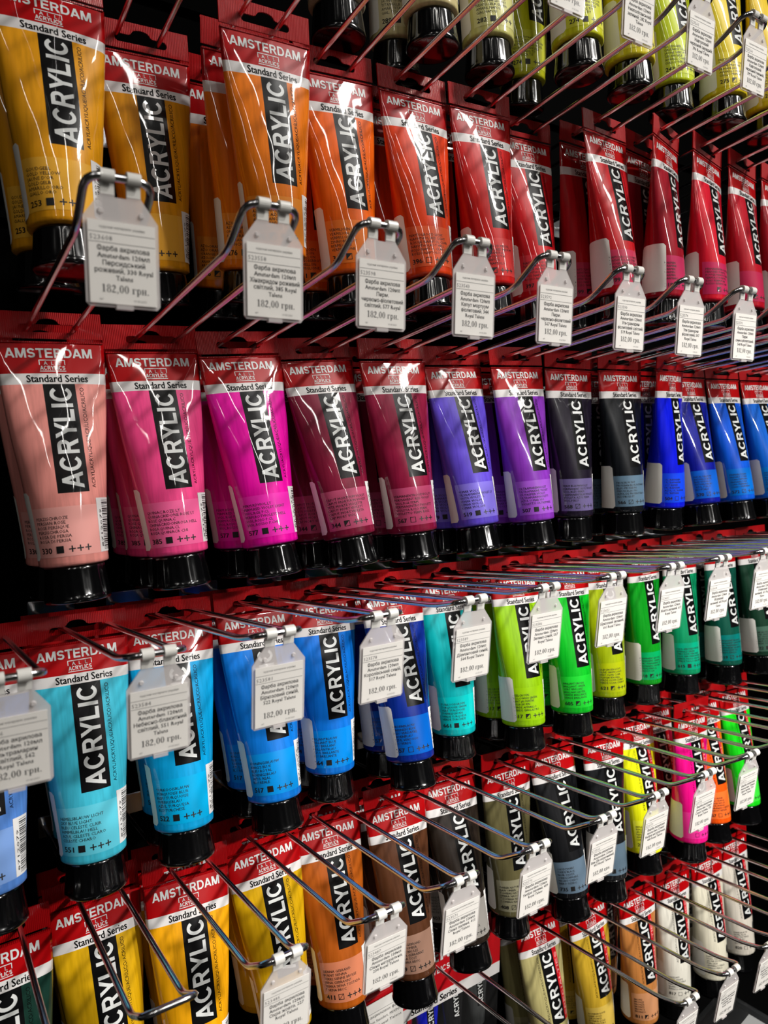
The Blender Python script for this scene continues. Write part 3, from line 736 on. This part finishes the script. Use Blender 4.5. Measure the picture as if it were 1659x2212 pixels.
# ------------------------------------------------------------------ tubes: row, hook x, y, swing, lean, dx, rgb, number, symbol, names, description, twist, kind, panel rgb, rear tubes
G = {0: 'yellow tubes along the top edge', 1: 'gold to red tubes', 2: 'pink to blue tubes', 3: 'blue to green tubes', 4: 'earth and neon tubes', 5: 'metallic tubes'}
ZP = {0: 474, 1: 302, 2: 122, 3: -56.5, 4: -232, 5: -416}
def N(s): return s.split('|')
TUBES = [
 # --- row along the top edge
 (0, 255, 400, 1, 5, 0, (196, 186, 150), '', 'full', [], 'cream tube at the top edge, left of all other cream tubes', 0, 's', None, []),
 (0, 315, 380, 1.6, 5.2, 1.2, (214, 198, 142), '289', 'full', N('NAPELSGEEL L|TITANIUM BUFF|JAUNE TITANE|TITANGELB|AMAR. TITANIO|GIAL. TITANIO'), 'cream tube cut by the top edge, left of tube 282', 0, 's', None, [22]),
 (0, 374, 386, 1.1, 5.1, .8, (206, 202, 118), '282', 'full', N('NAPELSGEEL GROEN|NAPLES YELLOW GR|JAUNE NAPLES VERT|NEAPELGELB GRUEN|AMARIL.NAPOL|GIAL.NAPOLI'), 'pale green-yellow tube marked 282 at the top edge', 0, 's', None, []),
 (0, 434, 357, 1.7, 5.5, 1.3, (208, 210, 30), '274', 'full', N('NIKKELTITAANGEEL|NICKEL TITAN.YELLOW|JAUNE TITANE NICKEL|NICKELTITANGELB|AMARIL.NIQ.TIT|GIAL.NICK.TIT'), 'acid yellow tube marked 274, front one of its pair', 0, 's', None, [40]),
 (0, 494, 356, 1.2, 5.5, .9, (222, 206, 30), '267', 'half', N('AZOGEEL CITROEN|AZO YELLOW LEMON|JAUNE AZO CITRON|AZOGELB ZITRON|AMAR. AZO LIMON|GIALLO AZO LIM.'), 'lemon yellow tube between tubes 274 and 243, top edge', 0, 's', None, []),
 (0, 557, 363, .7, 5.4, .5, (196, 212, 30), '243', 'half', N('GROENGEEL|GREENISH YELLOW|JAUNE VERDATRE|GRUENGELB|AMARILLO VERDOSO|GIALLO VERDASTRO'), 'green-yellow tube marked 243 at the top edge', 0, 's', None, []),
 (0, 617, 353, .7, 5.5, .5, (226, 200, 22), '275', 'half', N('PRIMAIRGEEL|PRIMARY YELLOW|JAUNE PRIMAIRE|PRIMAERGELB|AMARILLO PRIMARIO|GIALLO PRIMARIO'), 'yellow tube marked 275 near the upper right corner', 0, 's', None, []),
 (0, 677, 348, .7, 5.6, .5, (232, 196, 16), '272', 'half', N('TRANSPARANTGEEL|TRANSPARENT YELLOW|JAUNE TRANSPARENT|TRANSPARENTGELB|AMARILLO TRANSP|GIALLO TRASPAR.'), 'yellow tube marked 272 cut by the right edge', 0, 's', None, []),
 # --- gold to red
 (1, 74, 418, .4, 8.6, 3.9, (236, 160, 16), '253', 'full', N("GOUDGEEL|GOLD YELLOW|JAUNE D'OR|GOLDGELB|AMARILLO ORO|GIALLO ORO"), 'gold yellow tube marked 253 in the upper left corner', 0, 's', None, [22]),
 (1, 134, 446, 3.4, -1.2, 2, (226, 150, 14), '', 'full', N('|||||'), 'golden yellow tube second from left, behind the first tag', 0, 's', None, []),
 (1, 194, 397, 2.3, .4, 3.4, (240, 124, 8), '276', 'half', N('AZO-ORANJE|AZO ORANGE|ORANGE AZO|AZO-ORANGE|ANARANJADO AZO|ARANCIO AZO'), 'large orange tube marked 276, front one of three', 0, 's', None, [20, 58]),
 (1, 255, 415, 3.9, 2.5, 0, (242, 102, 8), '311', 'half', N('VERMILJOEN|VERMILION|VERMILLON|ZINNOBERROT|BERMELLON|VERMIGLIONE'), 'vivid orange tube marked 311, behind the third tag', 0, 's', None, [30]),
 (1, 315, 412, 1.7, 6.6, 2, (226, 62, 12), '396', 'open', N('NAFTOLROOD LICHT|NAPHTHOL RED LIGHT|ROUGE NAPHTOL CLAIR|NAPHTHOLROT HELL|ROJO NAFTOL CLARO|ROSSO NAFTOLO CH'), 'orange-red tube right of orange tube 311', 0, 's', None, [22]),
 (1, 374, 407, 2.4, 4.6, 1.3, (204, 18, 16), '398', 'half', N('NAFTOLROOD MIDDEL|NAPHTHOL RED MEDIUM|ROUGE NAPHTOL|NAPHTHOLROT M|ROJO NAFTOL|ROSSO NAFTOLO'), 'bright red tube right of the orange-red one', 0, 's', None, [24]),
 (1, 434, 423, 2.5, 5.4, 1.9, (200, 12, 24), '397', 'half', N('NAFTOLROOD BLAUW|NAPHTHOL RED BLUISH|ROUGE NAPHTOL|NAPHTHOLROT BL|ROJO NAFTOL|ROSSO NAFTOLO'), 'red tube hung lower, left of red 399', 0, 's', None, []),
 (1, 494, 391, 2.1, 6.5, 1.3, (194, 14, 26), '399', 'half', N('NAFTOLROOD DONKER|NAPHTHOL RED DEEP|ROUGE NAPHTOL FONCE|NAPHTHOLROT DUNKEL|ROJO NAFTOL OSC|ROSSO NAFTOLO SC'), 'red tube marked 399 with a large white sticker', 6, 's', (196, 52, 84), [18]),
 (1, 557, 377, -.5, 2.5, -.2, (158, 6, 32), '318', 'half', N('KARMIJN|CARMINE|CARMIN|KARMIN|CARMIN|CARMINIO'), 'carmine tube marked 318 with a wide white sticker', 16, 's', (200, 50, 96), [20]),
 (1, 617, 379, -2.8, 4.9, 1.6, (216, 4, 40), '', 'half', N('PERMANENTROODPURPER|PERM.RED PURPLE|ROUGE PERM.POURPRE|PERM.ROTPURPUR|ROJO PERM.PURP|ROSSO PERM.PORP'), 'crimson tube right of carmine tube 318', 10, 's', (200, 40, 90), []),
 (1, 677, 382, -1.8, 5.4, 1.4, (186, 6, 34), '', 'half', N('||||||'), 'deep red tube beside the last tag, near the right edge', 8, 's', (190, 40, 80), []),
 (1, 737, 384, -1.5, 5, 1, (170, 8, 34), '', 'half', N('||||||'), 'red tube cut by the right edge under the yellow tubes', 6, 's', None, []),
 # --- pink to blue
 (2, 74, 455, 2.1, 8.3, -2.1, (240, 152, 142), '330', 'full', N('PERZISCHROZE|PERSIAN ROSE|ROSE PERSIQUE|PERSISCHROSA|ROSA DE PERSIA|ROSA DI PERSIA'), 'salmon pink tube marked 330', 0, 's', None, [24]),
 (2, 134, 466, 3, 8.8, -.2, (250, 74, 142), '385', 'full', N('QUINAC.ROZE LT|QUINACRIDONE ROSE LT|ROSE QUINA.C|CHINACRIDONROSA HELL|ROSA QUINA.CL|ROSA QUINACR CHI'), 'rose pink tube marked 385, front one of its hook', 0, 's', None, [22, 44]),
 (2, 193, 465, 4.1, 11.3, -.6, (240, 0, 168), '577', 'full', N('PERM.RDVIOL.LT|PERM.RED VIOLET LIGHT|VIOL.RGE P.CL|PERM.ROTVIOLETT HELL|VIOL.ROJO P.CL|VIOL.ROSSO P.CHI'), 'vivid magenta tube marked 577, front one of its hook', 0, 's', None, [26]),
 (2, 250, 466, 5, 12.8, 1, (126, 18, 52), '344', 'half', N('CAPUT MORTUUM VIOLET|CAPUT MORTUUM VIOLET|TETE MORTE VIOLETTE|CAPUT MORT.VIOLETT|CAPUT MORT.VIOLETA|CAP MORT VIOL'), 'maroon tube marked 344 with a white sticker, front one', 0, 's', (186, 78, 112), [24]),
 (2, 309, 454, 2.7, 9, 1.1, (142, 16, 58), '567', 'open', N('PERMANENTROODVIOLET|PERMANENT RED VIOLET|VIOL.RGE PERM.|PERMANENTROTVIOLETT|VIOLETA ROJO PERM.|VIOLETTO PERM. ROSS.'), 'wine red tube marked 567, front one of its hook', 0, 's', (190, 72, 112), [26]),
 (2, 373, 462, 2.8, 11.7, .5, (98, 74, 208), '519', 'full', N('U.MAR VIOL.LT|ULTRAMARINE VIOLET LT|OUTR.VIOLET CL|U.MAR VIOL.HL|U.MAR VIOL.CL|U.MAR VIOL.CHI'), 'blue-violet tube marked 519, front one of its hook', 0, 's', (134, 118, 228), [22]),
 (2, 433, 450, 2.2, 8.5, .2, (132, 48, 178), '507', 'full', N('ULTRAMARIJNVIOLET|ULTRAMARINE VIOLET|OUTREMER VIOLET|ULTRAMARINVIOLETT|AZUL U.MAR VIO|VIOLETTO OLTREMARE'), 'purple tube marked 507, front one of its hook', 0, 's', (160, 84, 204), [24]),
 (2, 495, 448, .1, 4.5, -.3, (22, 13, 32), '568', 'slash', N('PERM BLAUWVIOLET|PERMANENT BLUE VIOLET|VIOL.BLEU PERM.|PERMANENTBLAUVIOLETT|VIOLETA AZUL PERM|VIOL.P.BLU'), 'near-black violet tube marked 568', 0, 's', (104, 92, 138), []),
 (2, 555, 441, 1, 4.6, -.7, (4, 8, 15), '566', 'slash', N('PRUIS.BLW PHT|PRUSSIAN BLUE PHTHALO|BLEU PRUSSE PH|PREUSS.BLAU PH|AZUL DE PRUSIA FTALO|BLU PRUSS FT'), 'black-blue tube marked 566 with a white sticker', 0, 's', (92, 118, 138), [24]),
 (2, 615, 430, .6, .4, -.6, (0, 18, 220), '504', 'open', N('ULTRAMARIJN|ULTRAMARINE|OUTREMER|ULTRAMARIN|AZUL ULTRAMAR|OLTREMARE'), 'ultramarine blue tube marked 504', 12, 's', (20, 70, 235), [24]),
 (2, 675, 455, .7, 10.6, -1, (0, 14, 146), '570', 'slash', N('PHTALOBLAUW|PHTHALO BLUE|BLEU PHTALO|PHTHALOBLAU|AZUL FTALO|BLU FTALO'), 'dark blue tube marked 570, partly behind tube 504', 0, 's', (10, 92, 200), []),
 (2, 735, 454, 1, 10.3, -.4, (0, 86, 214), '572', 'slash', N('PRIMAIRCYAAN|PRIMARY CYAN|CYAN PRIMAIRE|PRIMAERCYAN|CIAN PRIMARIO|CIANO PRIMARIO'), 'bright blue tube marked 572', 0, 's', (0, 112, 214), []),
 (2, 795, 453, 1.2, 11, .1, (0, 98, 208), '582', 'slash', N('MANGAANBLAUW PHT|MANGANESE BLUE PH|BLEU MANGANESE|MANGANBLAU|AZUL MANGANESO|BLU MANGANESE'), 'blue tube cut by the right edge, right of 572', 0, 's', (0, 116, 206), []),
 # --- blue to green
 (3, 28, 486, .2, 13.8, -5.8, (86, 138, 218), '562', 'full', N('GRIJSBLAUW|GREYISH BLUE|BLEU GRISATRE|GRAUBLAU|AZUL GRISACEO|BLU GRIGIASTRO'), 'cornflower blue tube cut by the left edge', 0, 's', (126, 164, 226), []),
 (3, 86, 487, -.3, 11.3, -5.5, (64, 192, 218), '551', 'full', N('HEMELSBLAUW LICHT|SKY BLUE LIGHT|BLEU CELESTE CLAIR|HIMMELBLAU HELL|AZUL CELESTE CLARO|CELESTE CHIARO'), 'light sky blue tube marked 551', 0, 's', (96, 206, 228), [26]),
 (3, 144, 494, -1.1, 13.2, -4.6, (0, 164, 226), '522', 'full', N('TURKOOISBLAUW|TURQUOISE BLUE|BLEU TURQUOISE|TUERKISBLAU|AZUL TURQUESA|BLU TURCHESE'), 'turquoise blue tube marked 522', 0, 's', (0, 174, 232), [22]),
 (3, 204, 498, -.2, 14.8, -1.7, (6, 122, 222), '517', 'full', N("KONINGSBLAUW|KING'S BLUE|BLEU ROYAL|KOENIGSBLAU|AZUL REAL|BLU REALE"), 'royal blue tube marked 517, front one of its hook', 0, 's', (6, 146, 230), [24]),
 (3, 266, 507, -1.6, 8.7, -2.7, (0, 112, 214), '564', 'full', N('BRILJANTBLAUW|BRILLIANT BLUE|BLEU BRILLANT|BRILLANTBLAU|AZUL BRILLANTE|BLU BRILLANTE'), 'bright azure tube marked 564, behind a tag', 0, 's', (0, 136, 226), [24]),
 (3, 325, 495, -1.5, 15.5, -5.4, (0, 40, 140), '557', 'open', N('GROENBLAUW|GREENISH BLUE|BLEU VERDATRE|GRUENBLAU|AZUL VERDOSO|BLU VERDE'), 'deep blue tube marked 557, front one of its hook', 0, 's', (0, 96, 196), [24]),
 (3, 387, 509, -.9, 8.2, -.3, (0, 178, 182), '661', 'full', N('TURKOOISGROEN|TURQUOISE GREEN|VERT TURQUOISE|TUERKISGRUEN|VERDE TURQUESA|VERDE TURCHESE'), 'turquoise green tube marked 661', 0, 's', (0, 200, 200), []),
 (3, 450, 486, -2.3, 10, -3, (142, 192, 0), '617', 'half', N('GEELGROEN|YELLOWISH GREEN|VERT JAUNATRE|GELBGRUEN|VERDE AMARILLO|VERDE GIALLASTRO'), 'lime green tube marked 617, front one of its hook', 0, 's', (150, 200, 10), [24]),
 (3, 508, 479, -2.3, 8.4, -2.8, (0, 184, 32), '605', 'half', N('BRILJANTGROEN|BRILLIANT GREEN|VERT BRILLANT|BRILLANTGRUEN|VERDE BRILLANTE|VERDE BRILLANTE'), 'bright green tube marked 605', 0, 's', (30, 206, 50), [26]),
 (3, 568, 488, -1.8, 6.6, -1.4, (160, 178, 0), '621', 'half', N('OLIJFGROEN LICHT|OLIVE GREEN LIGHT|VERT OLIVE CLAIR|OLIVGRUEN HELL|VERDE OLIVA CLARO|VERDE OLIVA CHIARO'), 'olive lime tube marked 621', 0, 's', (176, 188, 10), []),
 (3, 628, 487, -1.6, 4.2, -.2, (0, 146, 22), '618', 'half', N('PERMANENTGROEN L|PERMANENT GREEN L|VERT PERMANENT CL|PERMANENTGRUEN|VERDE PERM.CL|VERDE P.CHI'), 'green tube marked 618 with a wide white sticker', 6, 's', (0, 166, 92), [24]),
 (3, 688, 487, -2.1, 6.5, -1.2, (0, 142, 92), '615', 'full', N('PAUL VERONESEGROEN|EMERALD GREEN|VERT PAUL VERONESE|PAUL VERONESEGRUEN|VERDE PAOLO VERONES|VERDE PAOLO VERONESE'), 'emerald tube marked 615', 0, 's', (0, 164, 124), []),
 (3, 748, 479, -1.6, 7.3, -1.1, (0, 78, 62), '619', 'slash', N('PERMANENTGROEN D|PERMANENT GREEN DEEP|VERT PERMANENT F|PERMANENTGRUEN D|VERDE PERM.OSC|VERDE PERM.SC'), 'dark teal tube marked 619', 0, 's', (0, 118, 112), [22]),
 (3, 808, 479, -.2, 8.8, -.1, (14, 54, 36), '622', 'full', N('OLIJFGROEN DONKER|OLIVE GREEN DEEP|VERT OLIVE FONCE|OLIVGRUEN DUNKEL|VERDE OLIVA OSC|VERDE OLIVA SC'), 'dark green tube cut by the right edge, right of tube 619', 0, 's', (70, 104, 88), []),
 # --- earth and neon
 (4, 25, 500, 1, 8, 0, (16, 52, 42), '', 'full', [], 'dark green tube in the lower left corner', 0, 's', None, []),
 (4, 85, 520, 1.6, 12.8, -2, (212, 164, 8), '', 'full', [], 'mustard yellow tube, leftmost of the three ochres', 0, 's', None, [24]),
 (4, 144, 508, -2.4, 16, -1.7, (236, 164, 6), '', 'full', [], 'warm orange-yellow tube, middle of the three ochres', 0, 's', None, [24]),
 (4, 205, 516, 1.8, 13.1, -3.1, (206, 160, 4), '', 'full', N('|||||'), 'raw sienna yellow tube left of brown tube 411', 0, 's', None, [22]),
 (4, 259, 520, -2.6, 16, .2, (172, 84, 14), '411', 'slash', N('SIENNA GEBRAND|BURNT SIENNA|TERRE SIENNE BRULEE|SIENA GEBRANNT|TIERRA SIENA TOSTADA|T.SIENA BRUC'), 'orange-brown tube marked 411', 0, 's', (206, 124, 90), [24]),
 (4, 320, 511, -1.6, 14.5, -1.8, (82, 46, 24), '409', 'slash', N('OMBER GEBRAND|BURNT UMBER|OMBRE BRULEE|UMBRA GEBRANNT|OMBRA TOST|T.OMBRA BRUC'), 'brown tube with pinkish panel, right of tube 411', 0, 's', (152, 116, 98), [24]),
 (4, 384, 521, -2.2, 17, -3.3, (34, 25, 18), '403', 'half', N('VANDIJCKBRUIN|VANDYKE BROWN|BRUN VAN DYCK|VANDYCKBRAUN|PARDO VANDYKE|BRUNO VAN DYCK'), 'dark brown tube left of olive tube 408', 0, 's', (150, 146, 140), [22]),
 (4, 441, 509, -1.6, 6.1, -.8, (92, 86, 54), '408', 'slash', N('OMBER NATUREL|RAW UMBER|T.OMBRE NATUR|UMBRA NATUR|T.SOMBRA NAT|T.OMBRA NAT'), 'olive grey tube marked 408', 0, 's', (140, 136, 110), []),
 (4, 500, 511, -1.4, 13.9, -1.3, (13, 14, 17), '735', 'full', N('OXYDZWART|OXIDE BLACK|NOIR OXYDE|OXIDSCHWARZ|NEGRO OXIDO|NERO OSSIDO'), 'black tube marked 735 with blue-grey panel', 0, 's', (96, 116, 134), [24]),
 (4, 560, 498, -4.1, 8.9, -1.1, (17, 19, 22), '', 'full', N('||||||'), 'black tube right of tube 735, left of neon yellow', 0, 's', (92, 112, 128), []),
 (4, 620, 514, -3.9, 11.4, 5.7, (238, 240, 14), '256', 'open', N('REFLEXGEEL|REFLEX YELLOW|JAUNE REFLEX|REFLEXGELB|AMARILLO REFLEX|GIALLO REFLEX'), 'neon yellow tube marked 256', 0, 'x', None, []),
 (4, 680, 482, -2.1, 4.2, -1.6, (255, 10, 140), '', 'open', N('|||||'), 'neon pink tube with a large white sticker', 0, 'x', None, []),
 (4, 680.01, 528, -3, 9.7, -2.1, (150, 4, 44), '', 'open', N('|||||'), 'dark crimson tube behind the neon pink one', 0, 'x', None, []),
 (4, 740, 508, -3.4, 11.8, -3.3, (255, 88, 4), '257', 'open', N('REFLEXORANJE|REFLEX ORANGE|ORANGE REFLEX|REFLEXORANGE|ANARANJADO REFLEX|ARANCIO REFLEX'), 'neon orange tube marked 257', 0, 'x', None, []),
 (4, 800, 510, -2.3, 11.2, -1.3, (22, 222, 24), '672', 'open', N('REFLEXGROEN|REFLEX GREEN|VERT REFLEX|REFLEXGRUEN|VERDE REFLEX|VERDE REFLEX'), 'neon green tube at the right', 0, 'x', None, [30]),
 # --- metallics
 (5, 503, 552, -2.6, 15.3, -2.2, (178, 168, 112), '802', 'half', N('LICHTGOUD|LIGHT GOLD|OR CLAIR|HELLGOLD|ORO CLARO|ORO CHIARO'), 'pale gold tube right of the boxed set, red strip', 0, 'x', None, [24]),
 (5, 561, 538, 2.5, 6.1, -.5, (202, 164, 44), '803', 'half', N('DONKERGOUD|DEEP GOLD|OR FONCE|DUNKELGOLD|ORO OSCURO|ORO SCURO'), 'yellow gold tube left of copper tube 811', 0, 'x', None, [22]),
 (5, 621, 523, -1.9, 6.7, -.6, (190, 122, 60), '811', 'half', N('BRONS|BRONZE|BRONZE|BRONZE|BRONCE|BRONZO'), 'copper tube marked 811', 0, 'x', (206, 144, 100), [40]),
 (5, 681, 520, -2.3, 5.3, -3, (228, 224, 210), '817', 'open', N('PARELWIT|PEARL WHITE|BLANC DE PERLE|PERLWEISS|BLANCO PERLA|BIANCO PERLA'), 'pearl white tube right of copper tube 811', 0, 'x', (228, 224, 210), []),
 (5, 741, 521, -2.6, 8.3, -.7, (224, 218, 196), '818', 'open', N('PARELGEEL|PEARL YELLOW|JAUNE DE PERLE|PERLGELB|AMARILLO PERLA|GIALLO PERLA'), 'pearl cream tube marked 818', 0, 'x', (224, 218, 196), [26]),
 (5, 801, 528, -1.6, 8.4, 1.8, (218, 210, 196), '820', 'open', N('PARELBLAUW|PEARL BLUE|BLEU DE PERLE|PERLBLAU|AZUL PERLA|BLU PERLA'), 'rightmost pearl tube, beside the right edge', 0, 'x', (218, 210, 196), []),
]
ORD = ('directly behind', 'third in line behind')
for (row, X, y, g, b, dx, rgb, num, sym, names, desc, tw, kd, pan, rear) in TUBES:
    zz = ZP[row]+1.5
    kind = 'special' if kd == 'x' else 'standard'
    names = [n for n in names]
    make_tube((X+dx, y, zz), g, b, tw, rgb, desc, G[row], names if any(names) or num else ['', ''], num or '', sym, kind, pan)
    for i, dy in enumerate(rear):
        short = desc.split(',')[0].split(' with ')[0]
        wl = ('same-coloured tube '+ORD[i]+' the '+short).split()
        make_tube((X+dx*0.5-1.0*(i+1), y+dy+3, zz), g*0.6, b-5.6-5.0*i if b > 3 else b-4.5-4*i, tw*0.5, rgb, ' '.join(wl[:16]), G[row]+' behind', names if any(names) or num else ['', ''], num or '', sym, kind, pan)

# ------------------------------------------------------------------ boxed set at the lower middle, its price card, the smoky pack
def set_box():
    r = root('paint_set_box', 'red boxed set of small tubes hanging between the brown and gold tubes', 'paint set')
    r.location = place((371, 492, -650))
    def part(name, bm, mats, lab=None):
        o = link(name, finish(bm, name+'_mesh', mats, False), r)
        if lab: o['label'] = lab
        return o
    redm = plain('red_carton', (190, 16, 26), 0.35, coat=0.5)
    # carton: back, sides, base, top with hanging slot flap
    bm = bmesh.new()
    box(bm, -79*MM, 79*MM, 10*MM, 11*MM, 0, 168*MM); box(bm, -79*MM, -78*MM, -14*MM, 10*MM, 0, 168*MM); box(bm, 78*MM, 79*MM, -14*MM, 10*MM, 0, 168*MM)
    box(bm, -78*MM, 78*MM, -14*MM, 10*MM, 0, 1*MM)
    part('carton', bm, [plain('black_carton', (8, 8, 9), 0.6, spec=0.1)], 'dark carton tray')
    bm = bmesh.new(); box(bm, -79*MM, 79*MM, -15*MM, -14*MM, 126*MM, 182*MM)
    lay(bm, grot('AMSTERDAM', 120, 13), -15.2, 1, 0, -158); lay(bm, grot('ACRYLICS', 34, 6), -15.2, 1, 0, -146)
    part('header', bm, [redm, LETTER], 'red header with white lettering')
    bm = bmesh.new(); box(bm, -79*MM, 79*MM, -15.2*MM, -14*MM, 114*MM, 126*MM); lay(bm, fit('Standard Series', 52, 6.4, 3, 0.03), -15.4, 1, 0, -117)
    part('title_band', bm, [BAND, INKM], 'white band with black lettering')
    bm = bmesh.new(); box(bm, -78*MM, 78*MM, -14.6*MM, -14.2*MM, 1*MM, 114*MM)
    part('window', bm, [frosted('clear_window', (120, 120, 120), 0.03, 0.05)], 'clear plastic window')
    return r
set_box()
for x, rgb, nm in ((-58, (230, 190, 10), 'yellow'), (-28, (206, 12, 20), 'red'), (2, (0, 20, 190), 'blue'), (32, (12, 12, 14), 'black'), (62, (60, 62, 62), 'grey')):
    z = np.array([0, 0, 1.0]); base = np.array([371+x, 491, -600.0])
    hp = np.linalg.inv(MT)@(base+z*(LEN-7)*0.5)
    make_tube(tuple(hp), 0, 0, 0, rgb, 'small %s tube behind the window of the boxed set' % nm, 'small tubes in the boxed set', barcode=False, stick=-1, scale=0.5)

bm = bmesh.new(); box(bm, -24*MM, 24*MM, -0.3*MM, 0.3*MM, -72*MM, 0)
for i, s in enumerate(('Набір акрилових фарб', 'Amsterdam Standart, MIXING', '6*20 мл, Royal Talens')):
    lay(bm, fit(s, 44, 2.5, 2, 0.0), -0.4, 1, 0, 14+i*5.5)
lay(bm, rect2d(-24, 24, -.15, .15), -0.4, 1, 0, 9.5)
for vf in serif2d('1182,00 грн.', 4.0): lay(bm, vf, -0.4, 1, 2, 33)
card = link('price_card', finish(bm, 'price_card_mesh', [PAPER, DARKP], False))
card.location = place((309, 474.5, -498)); card.rotation_euler = (0, math.radians(-3), 0)
card['label'] = 'white printed price card on the left front of the boxed set'; card['category'] = 'price card'

def pack():
    r = root('clear_pack', 'dark transparent plastic pack in the bottom right corner', 'package')
    r.location = place((676, 342, -735)); r.rotation_euler = (0, 0, math.radians(8))
    bm = bmesh.new(); box(bm, -72*MM, 72*MM, -66*MM, 66*MM, 1*MM, 96*MM)
    bmesh.ops.bevel(bm, geom=bm.edges[:], offset=6*MM, segments=3, affect='EDGES')
    link('shell', finish(bm, 'shell_mesh', [SMOKE]), r)['label'] = 'smoky clear plastic shell'
    bm = bmesh.new(); box(bm, -66*MM, 66*MM, -60*MM, 60*MM, 6*MM, 88*MM)
    bmesh.ops.bevel(bm, geom=bm.edges[:], offset=3*MM, segments=2, affect='EDGES')
    link('insert', finish(bm, 'insert_mesh', [plain('dark_insert', (26, 28, 30), 0.4)]), r)['label'] = 'dark card insert'
    bm = bmesh.new(); box(bm, 24*MM, 52*MM, 8*MM, 28*MM, 96.1*MM, 96.5*MM)
    link('sticker', finish(bm, 'sticker_flat_mesh', [plain('grey_sticker', (150, 152, 152), 0.5)], False), r)['label'] = 'pale grey sticker'
pack()
